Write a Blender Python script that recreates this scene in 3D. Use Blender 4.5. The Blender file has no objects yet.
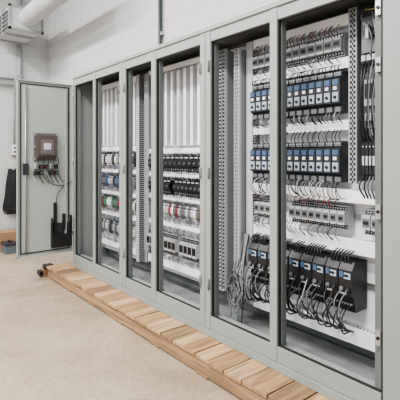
import bpy, math, random
from mathutils import Vector
R=random.Random(7)
# ---------------------------------------------------------------- materials
def mat(name,col,rough=0.5,metal=0.0,noise=0.0,scale=8.0,bump=0.0,emit=0,stretch=None):
    m=bpy.data.materials.new(name); m.use_nodes=True
    nt=m.node_tree; b=nt.nodes['Principled BSDF']
    b.inputs['Roughness'].default_value=rough; b.inputs['Metallic'].default_value=metal
    b.inputs['Base Color'].default_value=(*col,1)
    if emit:
        b.inputs['Emission Color'].default_value=(*col,1); b.inputs['Emission Strength'].default_value=emit
    if noise>0 or bump>0:
        tc=nt.nodes.new('ShaderNodeTexCoord'); n=nt.nodes.new('ShaderNodeTexNoise')
        n.inputs['Scale'].default_value=scale; n.inputs['Detail'].default_value=5
        if stretch:
            mp=nt.nodes.new('ShaderNodeMapping'); mp.inputs['Scale'].default_value=stretch
            nt.links.new(tc.outputs['Object'],mp.inputs[0]); nt.links.new(mp.outputs[0],n.inputs['Vector'])
        else: nt.links.new(tc.outputs['Object'],n.inputs['Vector'])
        r=nt.nodes.new('ShaderNodeMapRange')
        r.inputs['From Min'].default_value=0.3; r.inputs['From Max'].default_value=0.7
        r.inputs['To Min'].default_value=1-noise; r.inputs['To Max'].default_value=1+noise
        nt.links.new(n.outputs['Fac'],r.inputs['Value'])
        v=nt.nodes.new('ShaderNodeVectorMath'); v.operation='SCALE'; v.inputs[0].default_value=col
        nt.links.new(r.outputs['Result'],v.inputs['Scale']); nt.links.new(v.outputs[0],b.inputs['Base Color'])
        if bump>0:
            bp=nt.nodes.new('ShaderNodeBump'); bp.inputs['Strength'].default_value=bump; bp.inputs['Distance'].default_value=0.01
            nt.links.new(n.outputs['Fac'],bp.inputs['Height']); nt.links.new(bp.outputs[0],b.inputs['Normal'])
    return m
M={}
def D(k,*a,**kw): M[k]=mat(k,*a,**kw)
D('frame',(0.27,0.30,0.29),0.45,noise=0.03,scale=3)
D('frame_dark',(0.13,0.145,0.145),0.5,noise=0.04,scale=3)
D('inner',(0.22,0.235,0.235),0.6,noise=0.04,scale=3)
D('gasket',(0.015,0.016,0.016),0.7)
D('panel',(0.82,0.83,0.87),0.45,noise=0.02,scale=4)
D('duct',(0.84,0.85,0.88),0.45,noise=0.02,scale=5)
D('duct_gray',(0.26,0.275,0.30),0.5)
D('duct_mid',(0.48,0.49,0.52),0.5)
D('slot',(0.035,0.037,0.043),0.7)
D('zinc',(0.62,0.63,0.65),0.3,metal=0.9,noise=0.06,scale=20)
D('steel',(0.5,0.5,0.5),0.3,metal=0.8)
D('black',(0.010,0.010,0.012),0.45)
D('charcoal',(0.024,0.027,0.034),0.5)
D('blue',(0.055,0.105,0.20),0.45)
D('paleblue',(0.34,0.40,0.48),0.5)
D('ltgray',(0.42,0.43,0.45),0.5)
D('midgray',(0.13,0.135,0.15),0.5)
D('white',(0.80,0.80,0.80),0.5)
D('red',(0.20,0.035,0.05),0.45)
D('green',(0.05,0.22,0.12),0.5)
D('yellow',(0.36,0.31,0.12),0.5)
D('door',(0.35,0.385,0.37),0.42,noise=0.03,scale=2)
D('hmi',(0.085,0.068,0.062),0.5)
D('hmi2',(0.16,0.14,0.135),0.4,metal=0.3)
for k,c in (('wood1',(0.33,0.205,0.11)),('wood2',(0.42,0.28,0.16)),('wood3',(0.23,0.145,0.082))):
    D(k,c,0.85,noise=0.38,scale=3.0,bump=0.5,stretch=(14,1.2,14))
D('timber',(0.28,0.175,0.095),0.85,noise=0.38,scale=3.0,bump=0.5,stretch=(0.8,14,14))
D('galv_paint',(0.50,0.51,0.52),0.45,noise=0.08,scale=6)
D('galv_dark',(0.30,0.31,0.32),0.5,noise=0.08,scale=6)
D('cardboard',(0.30,0.18,0.10),0.8,noise=0.08,scale=8)
D('pipe',(0.03,0.045,0.045),0.5)
D('paint_pipe',(0.30,0.31,0.32),0.5)
D('ceil',(0.70,0.70,0.68),0.8,noise=0.03)
D('lamp',(1,0.98,0.94),0.5,emit=6)
D('bluegray',(0.10,0.12,0.14),0.6)
def floor_mat():
    m=bpy.data.materials.new('concrete_floor'); m.use_nodes=True; nt=m.node_tree; b=nt.nodes['Principled BSDF']
    tc=nt.nodes.new('ShaderNodeTexCoord')
    n=nt.nodes.new('ShaderNodeTexNoise'); n.inputs['Scale'].default_value=1.1; n.inputs['Detail'].default_value=10; n.inputs['Roughness'].default_value=0.7; n.inputs['Distortion'].default_value=0.6
    n2=nt.nodes.new('ShaderNodeTexNoise'); n2.inputs['Scale'].default_value=30; n2.inputs['Detail'].default_value=5
    nt.links.new(tc.outputs['Object'],n.inputs['Vector']); nt.links.new(tc.outputs['Object'],n2.inputs['Vector'])
    cr=nt.nodes.new('ShaderNodeValToRGB'); cr.color_ramp.elements[0].position=0.36; cr.color_ramp.elements[1].position=0.64
    cr.color_ramp.elements[0].color=(0.285,0.225,0.16,1); cr.color_ramp.elements[1].color=(0.415,0.345,0.262,1)
    nt.links.new(n.outputs['Fac'],cr.inputs['Fac'])
    mr2=nt.nodes.new('ShaderNodeMapRange'); mr2.inputs['From Min'].default_value=0.35; mr2.inputs['From Max'].default_value=0.65; mr2.inputs['To Min'].default_value=0.84; mr2.inputs['To Max'].default_value=1.04
    nt.links.new(n2.outputs['Fac'],mr2.inputs['Value'])
    v=nt.nodes.new('ShaderNodeVectorMath'); v.operation='SCALE'
    nt.links.new(cr.outputs[0],v.inputs[0]); nt.links.new(mr2.outputs['Result'],v.inputs['Scale'])
    nt.links.new(v.outputs[0],b.inputs['Base Color'])
    mr=nt.nodes.new('ShaderNodeMapRange'); mr.inputs['To Min'].default_value=0.25; mr.inputs['To Max'].default_value=0.55
    nt.links.new(n.outputs['Fac'],mr.inputs['Value']); nt.links.new(mr.outputs['Result'],b.inputs['Roughness'])
    return m
M['floor']=floor_mat()
def block_mat(name,axis,col):
    m=bpy.data.materials.new(name); m.use_nodes=True; nt=m.node_tree; b=nt.nodes['Principled BSDF']
    tc=nt.nodes.new('ShaderNodeTexCoord'); sp=nt.nodes.new('ShaderNodeSeparateXYZ'); cb=nt.nodes.new('ShaderNodeCombineXYZ')
    nt.links.new(tc.outputs['Object'],sp.inputs[0]); nt.links.new(sp.outputs[axis],cb.inputs[0]); nt.links.new(sp.outputs[2],cb.inputs[1])
    br=nt.nodes.new('ShaderNodeTexBrick'); br.inputs['Scale'].default_value=1.0
    br.inputs['Brick Width'].default_value=0.4; br.inputs['Row Height'].default_value=0.2; br.inputs['Mortar Size'].default_value=0.006
    br.inputs['Color1'].default_value=(*col,1); br.inputs['Color2'].default_value=(*[c*0.96 for c in col],1); br.inputs['Mortar'].default_value=(*[c*0.84 for c in col],1)
    nt.links.new(cb.outputs[0],br.inputs['Vector']); nt.links.new(br.outputs['Color'],b.inputs['Base Color'])
    bp=nt.nodes.new('ShaderNodeBump'); bp.inputs['Strength'].default_value=0.4; bp.inputs['Distance'].default_value=0.01; bp.invert=True
    nt.links.new(br.outputs['Fac'],bp.inputs['Height']); nt.links.new(bp.outputs[0],b.inputs['Normal'])
    b.inputs['Roughness'].default_value=0.6
    return m
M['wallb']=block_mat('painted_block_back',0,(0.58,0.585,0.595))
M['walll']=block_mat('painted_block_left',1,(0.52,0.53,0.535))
# ---------------------------------------------------------------- mesh builder
class MB:
    def __init__(s): s.v=[];s.f=[];s.m=[];s.mats=[];s.sm=[]
    def mi(s,k):
        if k not in s.mats: s.mats.append(k)
        return s.mats.index(k)
    def box(s,x0,x1,y0,y1,z0,z1,k):
        x0,x1=min(x0,x1),max(x0,x1); y0,y1=min(y0,y1),max(y0,y1); z0,z1=min(z0,z1),max(z0,z1)
        b=len(s.v); s.v+=[(x0,y0,z0),(x1,y0,z0),(x1,y1,z0),(x0,y1,z0),(x0,y0,z1),(x1,y0,z1),(x1,y1,z1),(x0,y1,z1)]
        for q in ((0,3,2,1),(4,5,6,7),(0,1,5,4),(1,2,6,5),(2,3,7,6),(3,0,4,7)):
            s.f.append(tuple(b+i for i in q)); s.m.append(s.mi(k)); s.sm.append(False)
    def cyl(s,c,r,h,axis,k,n=12,r2=None):
        if r2 is None:r2=r
        b=len(s.v)
        for t,rr in ((0,r),(h,r2)):
            for i in range(n):
                a=2*math.pi*i/n; p,q=rr*math.cos(a),rr*math.sin(a)
                if axis=='z': s.v.append((c[0]+p,c[1]+q,c[2]+t))
                elif axis=='y': s.v.append((c[0]+p,c[1]+t,c[2]+q))
                else: s.v.append((c[0]+t,c[1]+p,c[2]+q))
        for i in range(n):
            j=(i+1)%n; s.f.append((b+i,b+j,b+n+j,b+n+i)); s.m.append(s.mi(k)); s.sm.append(True)
        s.f.append(tuple(b+i for i in reversed(range(n)))); s.m.append(s.mi(k)); s.sm.append(False)
        s.f.append(tuple(b+n+i for i in range(n))); s.m.append(s.mi(k)); s.sm.append(False)
    def prism(s,prof,x0,x1,k):
        b=len(s.v);n=len(prof)
        for x in (x0,x1):
            for (y,z) in prof: s.v.append((x,y,z))
        for i in range(n):
            j=(i+1)%n; s.f.append((b+i,b+j,b+n+j,b+n+i)); s.m.append(s.mi(k)); s.sm.append(False)
        s.f.append(tuple(b+i for i in range(n))); s.m.append(s.mi(k)); s.sm.append(False)
        s.f.append(tuple(b+n+i for i in reversed(range(n)))); s.m.append(s.mi(k)); s.sm.append(False)
    def obj(s,name,parent=None,bevel=0):
        import bmesh
        xs=[v[0] for v in s.v];ys=[v[1] for v in s.v];zs=[v[2] for v in s.v]
        o=Vector(((min(xs)+max(xs))/2,(min(ys)+max(ys))/2,min(zs)))
        me=bpy.data.meshes.new(name); me.from_pydata([tuple(Vector(v)-o) for v in s.v],[],s.f)
        for k in s.mats: me.materials.append(M[k])
        me.polygons.foreach_set('material_index',s.m); me.polygons.foreach_set('use_smooth',s.sm)
        bm=bmesh.new(); bm.from_mesh(me); bmesh.ops.recalc_face_normals(bm,faces=bm.faces); bm.to_mesh(me); bm.free()
        ob=bpy.data.objects.new(name,me); bpy.context.collection.objects.link(ob); ob.location=o
        if parent: ob.parent=parent; ob.location=o-Vector(parent['wloc'])
        if bevel:
            md=ob.modifiers.new('bevel','BEVEL'); md.width=bevel; md.segments=2; md.limit_method='ANGLE'
        return ob
def empty(name,loc,parent=None):
    e=bpy.data.objects.new(name,None); bpy.context.collection.objects.link(e); e.empty_display_size=0.1
    e['wloc']=loc; e.location=loc
    if parent: e.parent=parent; e.location=Vector(loc)-Vector(parent['wloc'])
    return e
def cables(name,paths,mats,r=0.004,parent=None):
    cu=bpy.data.curves.new(name,'CURVE'); cu.dimensions='3D'; cu.bevel_depth=r; cu.bevel_resolution=2; cu.resolution_u=6
    for k in mats: cu.materials.append(M[k])
    for p in paths:
        pts=p[0]; sp=cu.splines.new('BEZIER'); sp.bezier_points.add(len(pts)-1)
        for bp,c in zip(sp.bezier_points,pts):
            bp.co=c; bp.handle_left_type='AUTO'; bp.handle_right_type='AUTO'
        sp.material_index=p[1]
    ob=bpy.data.objects.new(name,cu); bpy.context.collection.objects.link(ob)
    if parent: ob.parent=parent; ob.location=-Vector(parent['wloc'])
    return ob
G=-0.05  # floor level
# ---------------------------------------------------------------- room
b=MB(); b.box(-7.15,4,-6,2.55,G-0.1,G,'floor'); b.obj('floor')
b=MB(); b.box(-7.15,4,2.46,2.56,G,4.6,'wallb'); b.obj('wall_back')
b=MB(); b.box(-7.15,-7.05,-6,2.46,G,4.6,'walll'); b.obj('wall_left')
b=MB(); b.box(-7.15,4,-6,2.56,4.6,4.7,'ceil'); b.obj('ceiling')
# ---------------------------------------------------------------- cabinet shell
F=1.92; P=2.24; B=2.36; Z0=0.08; Z1=2.26
cab=empty('electrical_control_cabinet',(-2.8,2.1,Z0))
XL,XR=-4.70,-0.90
HZ=Z1-0.105; SZ=0.228
b=MB()
b.box(XL,XR,B,B+0.015,Z0,Z1,'inner')
b.box(XL,XR,F+0.002,B,Z1-0.015,Z1,'frame')
b.box(XL,XR,F+0.002,B,Z0,Z0+0.08,'inner')
b.box(XL,XL+0.015,F+0.002,B,Z0,Z1,'inner')
b.box(XR-0.015,XR,F+0.002,B,Z0,Z1,'frame')
b.obj('shell',cab)
b=MB()
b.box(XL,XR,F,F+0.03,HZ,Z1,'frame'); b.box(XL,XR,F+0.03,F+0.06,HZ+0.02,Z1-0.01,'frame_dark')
b.box(XL,XR,F+0.004,F+0.024,HZ-0.008,HZ,'gasket')
b.box(XL,XR,F-0.012,F+0.004,Z1-0.03,Z1,'frame')
b.box(XL,XR,F,F+0.03,Z0+0.055,SZ,'frame'); b.box(XL,XR,F+0.004,F+0.024,SZ,SZ+0.006,'gasket')
b.box(XL,XR,F+0.03,F+0.10,SZ-0.03,SZ-0.012,'frame')
b.box(XL,XR,F+0.004,F+0.03,Z0+0.049,Z0+0.055,'gasket')
b.box(XL,XR,F-0.002,F+0.03,Z0,Z0+0.049,'frame')
def post(x0,x1,split=False,w=0.007):
    if split:
        c=(x0+x1)/2
        b.box(x0,c-w/2,F-0.004,F+0.05,Z0+0.055,Z1-0.01,'frame'); b.box(c+w/2,x1,F-0.004,F+0.05,Z0+0.055,Z1-0.01,'frame')
        b.box(c-w/2,c+w/2,F+0.02,F+0.04,Z0+0.01,Z1-0.01,'gasket')
    else: b.box(x0,x1,F-0.004,F+0.05,Z0+0.055,Z1-0.01,'frame')
    for x,sx in ((x0,-1),(x1,1)):
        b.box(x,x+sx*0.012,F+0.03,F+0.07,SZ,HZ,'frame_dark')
        b.box(x+sx*0.001,x+sx*0.005,F+0.008,F+0.03,SZ,HZ,'gasket')
post(XL,XL+0.045)
post(-4.17,-4.12)
post(-3.59,-3.475,True)
post(-3.03,-2.965)
post(-2.375,-2.26,True)
post(-1.710,-1.655)
b.box(-1.01,XR,F-0.004,F+0.05,Z0+0.055,Z1-0.01,'frame')
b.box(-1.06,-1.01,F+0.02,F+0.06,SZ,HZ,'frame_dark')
b.box(-1.015,-1.007,F-0.006,F,Z0+0.06,Z1-0.01,'gasket')
b.box(XR-0.02,XR,F-0.03,F,Z0+0.06,Z1-0.03,'frame')
b.obj('front_frame',cab,0.002)
b=MB()
for z in (0.45,1.05,1.75,2.02):
    b.box(-1.045,-1.02,F-0.002,F+0.02,z,z+0.07,'steel'); b.cyl((-1.032,F-0.008,z+0.035),0.008,0.02,'y','black')
for x in (-3.58,-3.485,-2.365,-2.27):
    for z in (0.42,1.2,1.95):
        b.box(x-0.007,x+0.007,F-0.016,F-0.003,z,z+0.06,'steel'); b.cyl((x,F-0.014,z-0.01),0.006,0.08,'z','frame_dark')
for x in (-2.99,-1.68,-4.14):
    for z in (0.3,1.2,2.1): b.cyl((x,F-0.006,z),0.007,0.006,'y','steel')
b.obj('latches_and_hinges',cab)
b=MB()
def ladder(x0,x1,y0,y1,z0,z1,pitch,k,kb='slot',e=0.3):
    w=x1-x0; b.box(x0,x0+w*e,y0,y1,z0,z1,k); b.box(x1-w*e,x1,y0,y1,z0,z1,k)
    b.box(x0+w*e,x1-w*e,y1-0.004,y1,z0,z1,kb)
    z=z0
    while z<z1: b.box(x0+w*e,x1-w*e,y0,y1-0.004,z,min(z+pitch*0.5,z1),k); z+=pitch
for z in (SZ+0.02,HZ-0.06): b.box(XL+0.02,XR-0.02,2.29,2.33,z,z+0.05,'frame_dark')
b.obj('cross_rails',cab)
b=MB()
for x0,x1 in ((-4.60,-3.62),(-3.50,-2.47),(-2.40,-1.03)):
    b.box(x0,x1,P,P+0.004,0.28,2.17,'panel')
    b.box(x0,x0+0.004,P,P+0.03,0.28,2.17,'panel'); b.box(x1-0.004,x1,P,P+0.03,0.28,2.17,'panel')
    b.box(x0,x1,P,P+0.03,0.28,0.285,'panel')
b.obj('mounting_panels',cab)
b=MB()
def hduct(x0,x1,z0,z1,d=0.075,pitch=0.02,k='duct'):
    y1=P-0.001;y0=P-d
    b.box(x0,x1,y0-0.004,y0,z0-0.001,z1+0.001,k)
    b.box(x0,x1,y0,y0+0.012,z1-0.004,z1+0.002,k); b.box(x0,x1,y0,y0+0.012,z0-0.002,z0+0.004,k)
    b.box(x0,x1,y1-0.02,y1,z0,z1,k)
    b.box(x0+0.003,x1-0.003,y0+0.002,y1-0.02,z0+0.006,z1-0.006,'slot')
    x=x0
    while x<x1-pitch*0.3:
        for z in (z0,z1-0.003): b.box(x,min(x+pitch*0.6,x1),y0+0.01,y1-0.015,z,z+0.003,k)
        x+=pitch
def vduct(x0,x1,z0,z1,d=0.075,pitch=0.02,k='duct'):
    y1=P-0.001;y0=P-d
    b.box(x0-0.001,x1+0.001,y0-0.004,y0,z0,z1,k)
    b.box(x0,x1,y1-0.02,y1,z0,z1,k)
    b.box(x0+0.006,x1-0.006,y0+0.002,y1-0.02,z0+0.003,z1-0.003,'slot')
    z=z0
    while z<z1-pitch*0.3:
        for x in (x0,x1-0.003): b.box(x,x+0.003,y0,y1-0.015,z,min(z+pitch*0.6,z1),k)
        z+=pitch
for z0,z1 in ((1.855,1.915),(1.50,1.555),(1.09,1.16),(0.80,0.88),(0.295,0.38)):
    hduct(-2.08,-1.31 if z0>1.2 else -1.05,z0,z1,d=0.075 if z0!=1.09 else 0.10)
hduct(-2.08,-1.31,2.10,2.16)
vduct(-2.15,-2.09,0.30,2.16,k='duct_mid')
for z0,z1 in ((1.37,1.415),(1.165,1.205),(0.955,0.995),(0.72,0.765),(0.35,0.42)): hduct(-3.47,-2.60,z0,z1)
hduct(-3.47,-2.60,2.12,2.16)
vduct(-2.60,-2.53,0.30,2.16)
for z0,z1 in ((1.40,1.45),(1.17,1.21),(0.93,0.97),(0.70,0.74),(0.36,0.42),(2.10,2.15)): hduct(-4.52,-3.70,z0,z1)
vduct(-4.59,-4.53,0.30,2.16); vduct(-3.69,-3.64,0.30,2.16,k='duct_mid')
b.obj('wire_ducts',cab)
b=MB()
def perf(x0,x1,z0,z1,y=2.10,k='ltgray'):
    ladder(x0,x1,y,y+0.02,z0,z1,0.028,k,e=0.16)
    b.box(x0+0.004,x1-0.004,y+0.02,P,z0+0.01,z1-0.01,'duct_gray')
    c=(x0+x1)/2; b.box(c-0.004,c+0.004,y,y+0.016,z0,z1,k)
perf(-2.395,-2.30,0.36,2.14,k='duct_mid')
perf(-2.215,-2.16,0.55,2.12,k='duct_mid')
perf(-1.30,-1.25,1.20,2.16,k='duct_gray')
perf(-3.505,-3.45,0.45,2.14,y=2.14,k='duct_mid')
b.obj('slotted_cable_trays',cab)
b=MB()
def rail(x0,x1,z,k='zinc'):
    b.box(x0,x1,P-0.008,P-0.001,z-0.012,z+0.012,k); b.box(x0,x1,P-0.012,P-0.008,z+0.008,z+0.018,k); b.box(x0,x1,P-0.012,P-0.008,z-0.018,z-0.008,k)
for z in (1.98,1.72,1.32,1.00,0.62): rail(-2.08,-1.05 if z<1.1 else -1.31,z)
for z in (1.285,1.08,0.86,0.56): rail(-3.44,-2.61,z)
for z in (1.31,1.07,0.83,0.56): rail(-4.52,-3.70,z)
b.obj('din_rails',cab)
# ---------------------------------------------------------------- devices
def relay(b,x,z0,z1,w=0.05,depth=0.12):
    h=z1-z0; g=0.002; x0=x+g; x1=x+w-g; yb=P-0.013; yf=yb-depth
    b.prism([(yb,z0),(yf+0.03,z0),(yf+0.03,z0+h*0.16),(yf,z0+h*0.22),(yf,z0+h*0.80),(yf+0.03,z0+h*0.86),(yf+0.03,z1),(yb,z1)],x0,x1,'charcoal')
    b.box(x0+0.003,x1-0.003,yf+0.018,yf+0.03,z0+h*0.88,z1-0.004,'midgray')
    for i in range(3):
        xx=x0+(i+0.5)*(x1-x0)/3; b.cyl((xx,yf+0.013,z0+h*0.94),0.004,0.006,'y','zinc',8)
        b.cyl((xx,yf+0.024,z0+h*0.07),0.004,0.007,'y','zinc',8)
    b.box(x0+0.004,x1-0.010,yf-0.003,yf+0.001,z0+h*0.66,z0+h*0.79,'blue')
    b.box(x0+0.010,x1-0.018,yf-0.004,yf+0.001,z0+h*0.54,z0+h*0.62,'white')
    b.box(x0+0.004,x1-0.008,yf-0.003,yf+0.001,z0+h*0.26,z0+h*0.48,'paleblue')
    b.cyl(((x0+x1)/2-0.003,yf-0.010,z0+h*0.36),0.009,0.010,'y','black',12)
    b.box(x0+0.006,x1-0.006,yf+0.018,yf+0.03,z0+0.003,z0+h*0.13,'midgray')
def contactor(b,x,z0,z1,w=0.05,body='ltgray',mid='midgray',depth=0.10):
    h=z1-z0; x0=x+0.0015;x1=x+w-0.0015; yb=P-0.013; yf=yb-depth
    b.box(x0,x1,yf+0.035,yb,z0,z1,body)
    b.box(x0+0.002,x1-0.002,yf,yf+0.035,z0+h*0.22,z0+h*0.78,body)
    b.box(x0+0.007,x1-0.007,yf-0.004,yf,z0+h*0.34,z0+h*0.66,mid)
    b.box(x0+0.012,x1-0.012,yf-0.008,yf-0.004,z0+h*0.44,z0+h*0.56,'black')
    for i in range(3):
        xx=x0+(i+0.5)*(x1-x0)/3
        for zz in (z0+h*0.88,z0+h*0.12):
            b.box(xx-0.006,xx+0.006,yf+0.030,yf+0.035,zz-h*0.08,zz+h*0.08,'slot'); b.cyl((xx,yf+0.027,zz),0.0035,0.006,'y','zinc',8)
def breaker(b,x,z0,z1,w=0.05,body='black',lev='midgray',depth=0.085,lab='ltgray'):
    h=z1-z0; x0=x+0.001;x1=x+w-0.001; yb=P-0.013; yf=yb-depth
    b.prism([(yb,z0),(yf+0.02,z0),(yf+0.02,z0+h*0.25),(yf,z0+h*0.32),(yf,z0+h*0.68),(yf+0.02,z0+h*0.75),(yf+0.02,z1),(yb,z1)],x0,x1,body)
    c=(x0+x1)/2
    b.cyl((c,yf-0.006,z0+h*0.5),min(0.012,w*0.28),0.006,'y',lev,12); b.box(c-0.003,c+0.003,yf-0.014,yf-0.006,z0+h*0.42,z0+h*0.58,lev)
    b.box(x0+0.010,x1-0.010,yf+0.016,yf+0.02,z0+h*0.79,z0+h*0.87,lab)
    for i in (0.25,0.75):
        xx=x0+i*(x1-x0); b.cyl((xx,yf+0.015,z0+h*0.12),0.004,0.006,'y','zinc',8); b.cyl((xx,yf+0.015,z0+h*0.94),0.003,0.006,'y','zinc',8)
def terminals(b,x0,x1,z0,z1,cols,pitch=0.012,depth=0.06):
    x=x0;i=0; yb=P-0.013; yf=yb-depth
    while x<x1-pitch*0.5:
        k=cols[R.randrange(len(cols))] if i%3==0 else k
        h=z1-z0
        b.prism([(yb,z0),(yf+0.02,z0),(yf,z0+h*0.35),(yf,z0+h*0.65),(yf+0.02,z1),(yb,z1)],x+0.0006,x+pitch-0.0006,k)
        b.cyl((x+pitch/2,yf+0.002,z0+h*0.2),0.003,0.012,'y','slot',6); b.cyl((x+pitch/2,yf+0.002,z0+h*0.8),0.003,0.012,'y','slot',6)
        x+=pitch;i+=1
def row(name,fn,x0,x1,w,*a,gaps=(),**kw):
    b=MB(); x=x0;i=0
    while x+w<=x1+1e-4:
        if i not in gaps: fn(b,x,*a,w=w,**kw)
        x+=w;i+=1
    return b.obj(name)
row('safety_relay_bank',relay,-2.06,-1.355,0.054,1.60,1.835)
row('safety_relay_bank',relay,-2.06,-1.355,0.054,1.20,1.435)
row('contactor_bank',contactor,-2.06,-1.36,0.058,1.925,2.06,gaps=(3,))
row('contactor_bank',contactor,-2.04,-1.33,0.050,0.93,1.065,gaps=(3,4,5))
row('contactor_bank',contactor,-1.24,-1.12,0.055,0.92,1.06)
def drive(b,x,z0,z1,w=0.085):
    h=z1-z0; x0=x+0.003;x1=x+w-0.003; yb=P-0.013; yf=yb-0.15
    b.prism([(yb,z0),(yf+0.04,z0),(yf+0.02,z0+h*0.3),(yf,z0+h*0.34),(yf,z0+h*0.85),(yf+0.03,z1),(yb,z1)],x0,x1,'black')
    b.box(x0+0.006,x0+0.028,yf-0.003,yf+0.002,z0+h*0.70,z0+h*0.82,'blue'); b.box(x0+0.034,x1-0.008,yf-0.003,yf+0.002,z0+h*0.68,z0+h*0.80,'paleblue')
    b.box(x0+0.036,x1-0.02,yf-0.005,yf,z0+h*0.72,z0+h*0.77,'black')
    b.cyl((x0+0.022,yf-0.012,z0+h*0.48),0.012,0.013,'y','midgray'); b.cyl((x1-0.02,yf-0.012,z0+h*0.48),0.010,0.013,'y','charcoal')
    b.box(x0+0.01,x1-0.03,yf-0.004,yf+0.002,z0+h*0.37,z0+h*0.40,'ltgray')
    for i in range(4): b.cyl((x0+0.012+i*0.018,yf+0.015,z0+h*0.16),0.006,0.02,'y','midgray',8)
    for i in range(5):
        xx=x0+0.01+i*0.014; b.box(xx,xx+0.006,yf+0.05,yb-0.02,z1,z1+0.004,'charcoal')
row('servo_drive_bank',drive,-2.05,-1.26,0.0875,0.49,0.765)
row('circuit_breaker_bank',breaker,-3.44,-2.62,0.068,1.215,1.36)
row('circuit_breaker_bank',breaker,-3.44,-2.62,0.058,1.01,1.15,gaps=(6,))
b=MB(); terminals(b,-3.43,-2.66,0.80,0.925,['red','ltgray','white','midgray','charcoal','ltgray','midgray','ltgray','white']); b.obj('terminal_block_bank')
row('contactor_bank',contactor,-3.44,-2.64,0.058,0.47,0.66,gaps=(3,8),mid='black')
def iocol(b,x,w,z0,z1,k='ltgray'):
    yb=P-0.002; yf=yb-0.05
    b.box(x,x+w,yf+0.01,yb,z0,z1,k); b.box(x+w*0.3,x+w*0.7,yf,yf+0.01,z0+0.01,z1-0.01,'duct_mid')
    z=z0+0.02
    while z<z1-0.02:
        b.box(x+w*0.05,x+w*0.25,yf+0.006,yf+0.01,z,z+0.008,'slot'); b.box(x+w*0.75,x+w*0.95,yf+0.006,yf+0.01,z,z+0.008,'slot'); z+=0.018
b=MB()
for i in range(8):
    x=-3.43+i*0.095
    iocol(b,x,0.042,1.45+0.02*(i%2),2.09,'duct_gray' if i%2 else 'midgray')
    b.box(x+0.050,x+0.084,P-0.075,P-0.002,1.44,2.10,'duct'); b.box(x+0.048,x+0.086,P-0.079,P-0.075,1.44,2.10,'duct')
b.obj('vertical_terminal_strip_bank',cab)
b=MB()
for i in range(8):
    x=-4.50+i*0.098
    iocol(b,x,0.045,1.47,2.08,'duct_gray'if i%2 else 'midgray')
    b.box(x+0.053,x+0.088,P-0.075,P-0.002,1.46,2.09,'duct')
b.obj('vertical_terminal_strip_bank',cab)
b=MB()
terminals(b,-4.50,-3.72,1.24,1.38,['ltgray','white','midgray','charcoal']); terminals(b,-4.50,-3.72,1.01,1.14,['charcoal','ltgray','blue','midgray'])
terminals(b,-4.50,-3.72,0.77,0.90,['red','ltgray','white','midgray','green']); terminals(b,-4.50,-3.72,0.49,0.64,['midgray','ltgray','charcoal'])
b.obj('terminal_block_bank')
b=MB(); yb=P-0.002
b.box(-1.235,-1.11,2.12,yb,1.85,2.14,'charcoal'); b.box(-1.225,-1.12,2.105,2.12,1.90,2.09,'midgray'); b.cyl((-1.17,2.08,2.0),0.03,0.03,'y','black'); b.box(-1.178,-1.162,2.06,2.08,1.965,2.035,'ltgray')
for i in range(4): b.box(-1.23+i*0.031,-1.207+i*0.031,2.11,2.14,1.86,1.89,'ltgray')
b.box(-1.235,-1.11,2.15,yb,1.50,1.80,'midgray'); b.box(-1.225,-1.12,2.13,2.15,1.62,1.76,'ltgray'); b.box(-1.22,-1.16,2.125,2.13,1.66,1.74,'black'); b.box(-1.22,-1.14,2.13,2.15,1.54,1.58,'ltgray')
b.box(-1.235,-1.11,2.14,yb,1.22,1.46,'charcoal')
for i in range(6): b.box(-1.232+i*0.02,-1.216+i*0.02,2.12,2.14,1.25,1.42,'black'); b.cyl((-1.224+i*0.02,2.115,1.40),0.004,0.01,'y','zinc',8); b.box(-1.230+i*0.02,-1.218+i*0.02,2.118,2.12,1.30,1.35,'ltgray')
b.obj('main_disconnect_switch')
# ---------------------------------------------------------------- wiring
paths=[]
for i in range(13):
    for j in range(3):
        x=-2.06+0.054*i+0.010+0.016*j; d=R.uniform(-.016,.016)
        paths.append(([(x,2.135,1.21),(x+d,2.09,1.175+R.uniform(-.02,.01)),(x+d*2,2.105,1.12+R.uniform(-.02,.02)),(x+d*3,2.15,1.10)],R.choice([0,0,1,0,2])))
        paths.append(([(x,2.135,1.605),(x+d,2.11,1.575),(x+d,2.15,1.54)],R.choice([0,0,1,2])))
        paths.append(([(x,2.135,1.83),(x+d,2.115,1.855),(x+d,2.15,1.875)],R.choice([0,1,0])))
        if j!=1: paths.append(([(x,2.135,1.43),(x+d,2.12,1.46),(x+d,2.15,1.505)],R.choice([0,1,0])))
for i in range(24):
    x=-2.045+0.028*i; d=R.uniform(-.015,.015)
    paths.append(([(x,2.15,1.935),(x+d,2.12,1.915),(x+d,2.16,1.89)],R.choice([0,1,2])))
    paths.append(([(x,2.15,2.055),(x+d,2.13,2.08),(x+d,2.16,2.11)],R.choice([0,1,3])))
    if not 5<i<10:
        paths.append(([(x,2.15,0.94),(x+d,2.11,0.91),(x+d,2.16,0.86)],R.choice([0,1,2])))
        paths.append(([(x,2.15,1.055),(x+d,2.11,1.08),(x+d,2.16,1.105)],R.choice([0,1,3])))
cables('relay_wiring',paths,['black','midgray','ltgray','red'],0.0026)
paths=[]
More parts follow.
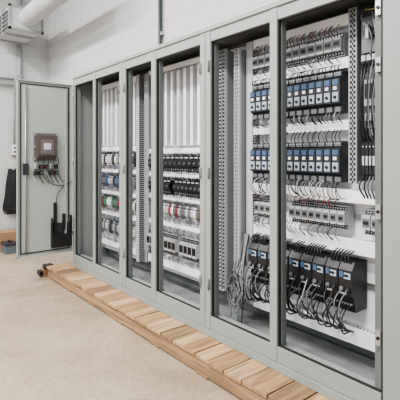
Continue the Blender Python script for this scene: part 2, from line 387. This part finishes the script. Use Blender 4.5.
for i in range(9):
    for j in range(4):
        x=-2.05+0.0875*i+0.014+0.018*j; e=R.uniform(-.04,.04); zl=R.uniform(.39,.45)
        paths.append(([(x,2.09,0.53),(x+e*.5,2.025+R.uniform(0,.02),0.50),(x+e,2.04,zl),(x+e*1.3,2.12,0.375),(x+e*1.4,2.18,0.36)],R.choice([0,0,0,1])))
    x=-2.05+0.0875*i+0.045; e=R.uniform(-.02,.02)
    for q in (-.02,0,.02): paths.append(([(x+q,2.11,0.75),(x+q+e,2.09,0.79),(x+q+e,2.15,0.82)],0))
    paths.append(([(x-.02,2.07,0.62),(x-.02+e,2.02,0.56),(x+e*2,2.03,0.47),(x+e*2,2.11,0.39)],R.choice([0,1])))
    paths.append(([(x+.015,2.07,0.62),(x+.015+e,2.01,0.54),(x-e*2,2.03,0.44),(x-e*2,2.12,0.38)],R.choice([0,0,2,1])))
cables('servo_drive_wiring',paths,['black','midgray','duct_gray'],0.0040)
paths=[]
for i in range(30):
    x=-3.42+0.026*i
    for (za,zb) in ((1.22,1.195),(1.35,1.38),(1.015,0.985),(1.135,1.175),(0.81,0.755),(0.92,0.965),(0.48,0.41),(0.655,0.73)):
        d=R.uniform(-.012,.012); paths.append(([(x,2.17,za),(x+d,2.14,(za+zb)/2),(x+d,2.17,zb)],R.choice([0,1,2,0,1])))
for i in range(28):
    x=-4.49+0.028*i
    for (za,zb) in ((1.25,1.20),(1.37,1.41),(1.02,0.96),(1.13,1.18),(0.78,0.73),(0.89,0.94),(0.50,0.41),(0.63,0.71)):
        d=R.uniform(-.012,.012); paths.append(([(x,2.18,za),(x+d,2.145,(za+zb)/2),(x+d,2.17,zb)],R.choice([0,1,2,3,4,0])))
cables('control_wiring',paths,['black','midgray','ltgray','red','blue'],0.0025)
paths=[]
for i in range(7):
    x=-1.225+0.018*i
    paths.append(([(x,2.13,1.86),(x+.01,2.09,1.80),(x+R.uniform(-.02,.02),2.08,1.62),(x,2.10,1.47),(x,2.13,1.43)],R.choice([0,0,1])))
    paths.append(([(x,2.13,1.24),(x+R.uniform(-.01,.01),2.10,1.19),(x,2.14,1.12)],R.choice([0,1])))
paths.append(([(-1.21,2.1,2.14),(-1.19,2.05,2.06),(-1.14,2.05,1.98),(-1.16,2.08,1.87)],1))
paths.append(([(-1.19,2.13,2.14),(-1.12,2.04,2.05),(-1.10,2.04,1.80),(-1.12,2.06,1.5),(-1.13,2.1,1.2)],1))
paths.append(([(-1.22,2.12,2.14),(-1.10,2.06,2.08),(-1.09,2.05,1.86),(-1.11,2.09,1.78)],2))
cables('disconnect_wiring',paths,['black','midgray','yellow'],0.0045)
paths=[]
for i in range(12):
    cx=-2.14+R.uniform(-.02,.02); cz=0.40+R.uniform(-.07,.07); r=R.uniform(.035,.065); y=R.uniform(2.0,2.12); ph=R.uniform(0,6.28)
    pts=[(cx+r*math.cos(ph+t*0.9),y+0.012*math.sin(t*1.7+i),max(0.21,cz+r*1.9*math.sin(ph+t*0.9))) for t in range(8)]
    paths.append((pts,R.choice([0,1,1,2])))
for i in range(10):
    x=-2.19+i*0.010
    paths.append(([(x,2.14,0.80),(x+R.uniform(-.01,.01),2.11,0.65),(x+R.uniform(-.03,.03),2.07,0.50),(x+R.uniform(-.03,.03),2.05,0.38),(x+R.uniform(-.04,.04),2.04,0.21)],R.choice([0,1,2])))
cables('coiled_cable_bundle',paths,['black','midgray','duct_gray'],0.0040)
# ---------------------------------------------------------------- door
door=empty('cabinet_door',(-4.68,1.9,0.28),cab)
dx0,dx1=-4.715,-4.690; ya,yb_=1.30,1.905; za,zb=0.265,2.165
b=MB(); b.box(dx0,dx1-0.012,ya,yb_,za,zb,'door')
for y0,y1,z0,z1 in ((ya,ya+0.012,za,zb),(yb_-0.012,yb_,za,zb),(ya,yb_,za,za+0.012),(ya,yb_,zb-0.012,zb)): b.box(dx0,dx1+0.010,y0,y1,z0,z1,'door')
b.obj('door_leaf',door,0.002)
b=MB()
for y0,y1,z0,z1 in ((ya+0.035,ya+0.045,za+0.04,zb-0.04),(yb_-0.045,yb_-0.035,za+0.04,zb-0.04),(ya+0.035,yb_-0.035,za+0.035,za+0.045),(ya+0.035,yb_-0.035,zb-0.045,zb-0.035)): b.box(dx1-0.012,dx1-0.003,y0,y1,z0,z1,'gasket')
b.obj('door_gasket',door)
b=MB()
for y in (ya+0.07,yb_-0.09): b.box(dx1-0.012,dx1+0.012,y,y+0.02,za+0.06,zb-0.06,'door')
b.cyl((dx1+0.016,ya+0.085,za+0.05),0.007,zb-za-0.1,'z','steel')
b.box(dx1-0.01,dx1+0.035,ya+0.06,ya+0.11,1.15,1.27,'charcoal')
for z in (0.45,1.25,2.0): b.cyl((dx1+0.004,yb_+0.004,z),0.010,0.08,'z','steel')
b.obj('stiffeners_and_lock_rod',door)
b=MB(); X=dx1-0.012
b.box(X,X+0.02,1.475,1.725,1.30,1.60,'hmi2'); b.box(X+0.02,X+0.07,1.495,1.705,1.325,1.575,'hmi'); b.box(X+0.07,X+0.075,1.53,1.67,1.37,1.53,'hmi2'); b.box(X+0.075,X+0.078,1.56,1.64,1.42,1.49,'duct_mid')
for y in (1.485,1.715):
    for z in (1.32,1.45,1.58): b.box(X+0.02,X+0.035,y-0.008,y+0.008,z-0.012,z+0.012,'steel')
for i in range(5): b.box(X+0.07,X+0.078,1.51+i*0.04,1.535+i*0.04,1.335,1.355,'black')
b.obj('operator_panel_back',door,0.002)
b=MB()
for r_,z in ((0,1.235),(1,1.165)):
    for i in range(5):
        if r_ and i==2: continue
        y=1.49+i*0.055; b.box(X,X+0.05,y-0.018,y+0.018,z-0.022,z+0.022,'charcoal' if (i+r_)%3 else 'ltgray'); b.cyl((X+0.05,y,z),0.009,0.012,'x',R.choice(['black','red','midgray']),10)
b.obj('pushbutton_contact_blocks',door)
b=MB()
b.box(X,X+0.008,1.66,1.885,0.34,0.60,'charcoal'); b.box(X+0.008,X+0.05,1.66,1.668,0.34,0.66,'black'); b.box(X+0.008,X+0.05,1.877,1.885,0.34,0.68,'black')
b.box(X+0.045,X+0.05,1.668,1.877,0.34,0.48,'black'); b.box(X+0.008,X+0.05,1.66,1.885,0.335,0.343,'black')
b.box(X,X+0.03,1.69,1.72,0.52,0.83,'black'); b.box(X,X+0.03,1.79,1.82,0.52,0.70,'black')
b.obj('document_pocket',door)
pp=[([(X+.03,1.60,1.15),(X+.02,1.66,1.05),(X+.015,1.76,1.02),(X+.015,1.84,1.03),(X+.03,1.90,1.06)],0),([(X+.03,1.71,.83),(X+.02,1.73,.92),(X+.015,1.80,1.01)],0)]
for i in range(5):
    y=1.49+i*0.055; pp.append(([(X+.06,y,1.22),(X+.075,y+.02,1.14),(X+.03,y+.06,1.09),(X+.02,y+.09,1.05)],0)); pp.append(([(X+.06,y,1.24),(X+.08,y+.01,1.28),(X+.075,y+.01,1.33)],0))
cables('door_harness',pp,['black'],0.004,door)
# ---------------------------------------------------------------- pallet
b=MB()
x=-4.92; ks=['wood1','wood2','wood2','wood3','wood1','wood2']; last=None
while x<-0.75:
    w=R.choice([0.14,0.14,0.185,0.12,0.16]); k=R.choice([q for q in ks if q!=last]); last=k
    b.box(x,x+w,1.690+R.uniform(-.008,.006),2.40,0.055,0.08+R.uniform(-.002,0),k); x+=w+R.uniform(.004,.012)
for y in (1.697,2.0,2.34):
    b.box(-4.90,-2.952,y,y+0.04,G+0.012,0.055,'timber'); b.box(-2.948,-0.78,y,y+0.04,G+0.012,0.055,'timber')
for i in range(8):
    x=-4.9+i*0.55; b.box(x,x+0.12,1.693,2.40,G,G+0.012,'wood3')
b.obj('wooden_pallet',bevel=0.002)
b=MB(); b.box(-5.05,-4.935,1.66,1.80,G,0.03,'wood1'); b.box(-5.04,-4.94,1.62,1.66,G+.02,0.02,'black'); b.box(-5.03,-4.95,1.68,1.78,0.03,0.08,'black'); b.obj('wood_support_block')
# ---------------------------------------------------------------- background
e=empty('ventilation_duct',(-6.2,1.6,3.4))
b=MB(); b.box(-6.9,-6.15,1.62,2.05,3.12,3.42,'galv_paint')
for x in (-6.9,-6.5): b.box(x,x+0.03,1.59,2.08,3.09,3.45,'galv_dark')
for q in ((1.60,1.63,3.10,3.44),(2.04,2.07,3.10,3.44),(1.60,2.07,3.10,3.13),(1.60,2.07,3.41,3.44)): b.box(-6.18,-6.14,*q,'galv_dark')
for i in range(5): b.prism([(1.62,3.16+i*.055),(1.58,3.14+i*.055),(1.585,3.135+i*.055),(1.62,3.15+i*.055)],-6.85,-6.2,'galv_dark')
b.obj('rectangular_duct',e)
b=MB(); n=50
for i in range(n):
    t=i/n; b.cyl((-6.15+t*1.7,1.85,3.29),0.12 if i%2 else 0.129,1.7/n,'x','galv_paint',24,r2=0.129 if i%2 else 0.12)
b.obj('flexible_hose',e)
b=MB()
for x in (-6.7,-6.2,-5.2): b.cyl((x,1.85,3.4),0.006,1.2,'z','steel',8)
b.obj('hanger_rods',e)
b=MB(); b.cyl((-7.005,1.985,G),0.028,4.6,'z','paint_pipe',16)
for z in (0.6,1.6,2.6,3.6): b.box(-7.05,-6.97,1.95,2.02,z,z+0.03,'galv_dark')
b.obj('wall_pipe')
b=MB(); b.box(-7.05,-6.98,1.86,1.94,1.36,1.53,'ltgray'); b.box(-6.98,-6.97,1.865,1.935,1.37,1.52,'white'); b.cyl((-7.02,1.90,1.53),0.012,0.85,'z','paint_pipe',10); b.box(-6.97,-6.965,1.885,1.915,1.40,1.43,'slot'); b.box(-6.97,-6.965,1.885,1.915,1.46,1.49,'slot'); b.obj('electrical_outlet_box')
b=MB(); b.cyl((-7.0,0.8,2.45),0.02,1.1,'y','paint_pipe',10); b.cyl((-7.0,0.8,2.55),0.02,1.1,'y','paint_pipe',10); b.obj('conduit')
b=MB(); b.cyl((-3.67,2.43,G),0.02,4.6,'z','pipe',12)
for z in (2.6,3.6): b.box(-3.71,-3.63,2.42,2.46,z,z+.03,'steel')
b.obj('conduit')
b=MB(); b.box(-6.95,-6.65,1.55,1.95,G,0.22,'cardboard'); b.box(-6.95,-6.65,1.74,1.76,0.22,0.222,'wood2'); b.box(-6.95,-6.80,1.47,1.55,0.20,0.21,'cardboard'); b.obj('cardboard_box',bevel=0.003)
b=MB(); b.box(-6.62,-6.40,1.62,1.78,G,0.07,'bluegray'); b.box(-6.63,-6.39,1.61,1.79,0.07,0.10,'charcoal'); b.box(-6.56,-6.46,1.69,1.71,0.10,0.13,'black'); b.obj('toolbox',bevel=0.004)
paths=[]
for i in range(9):
    y=1.82+i*0.014; paths.append(([(-7.0,y,1.15),(-6.98,y-.05,0.8),(-6.97,y-.02,0.45+0.02*(i%3)),(-6.98,y+.05,0.7),(-7.0,y+.03,1.13)],0))
cables('hanging_extension_cord',paths,['black'],0.010)
b=MB(); b.cyl((-7.05,1.88,1.14),0.012,0.10,'x','steel'); b.obj('wall_hook')
# ---------------------------------------------------------------- lights
def area(name,loc,sx,sy,p,rot=(0,0,0),col=(1,0.975,0.94)):
    l=bpy.data.lights.new(name,'AREA'); l.shape='RECTANGLE'; l.size=sx; l.size_y=sy; l.energy=p; l.color=col
    o=bpy.data.objects.new(name,l); bpy.context.collection.objects.link(o); o.location=loc; o.rotation_euler=rot
for i,(x,y) in enumerate(((-5.6,-0.4),(-3.2,-0.4),(-0.8,-0.4),(-4.4,-3),(-1.5,-3))):
    b=MB(); b.box(x-0.65,x+0.65,y-0.15,y+0.15,4.35,4.42,'white')
    for dy in (-.07,.07): b.cyl((x-0.6,y+dy,4.33),0.018,1.2,'x','lamp',10)
    for dx in (-.5,.5): b.cyl((x+dx,y,4.42),0.005,0.18,'z','steel',6)
    b.obj('fluorescent_light_fixture')
    area('tube_light_%d'%i,(x,y,4.28),1.3,0.4,165)
w=bpy.data.worlds.new('World'); bpy.context.scene.world=w; w.use_nodes=True
w.node_tree.nodes['Background'].inputs[0].default_value=(0.95,0.97,1,1); w.node_tree.nodes['Background'].inputs[1].default_value=1.15
try:
    bpy.context.scene.view_settings.look='AgX - Medium High Contrast'
except Exception as ex: print(ex)
# ---------------------------------------------------------------- camera
c=bpy.data.cameras.new('camera'); co=bpy.data.objects.new('camera',c); bpy.context.collection.objects.link(co)
co.location=(0,0,1.35); co.rotation_euler=(math.radians(90),0,math.radians(51.1)); c.lens=38.07; c.sensor_width=36; c.shift_y=-0.11
c.clip_start=0.05
bpy.context.scene.camera=co
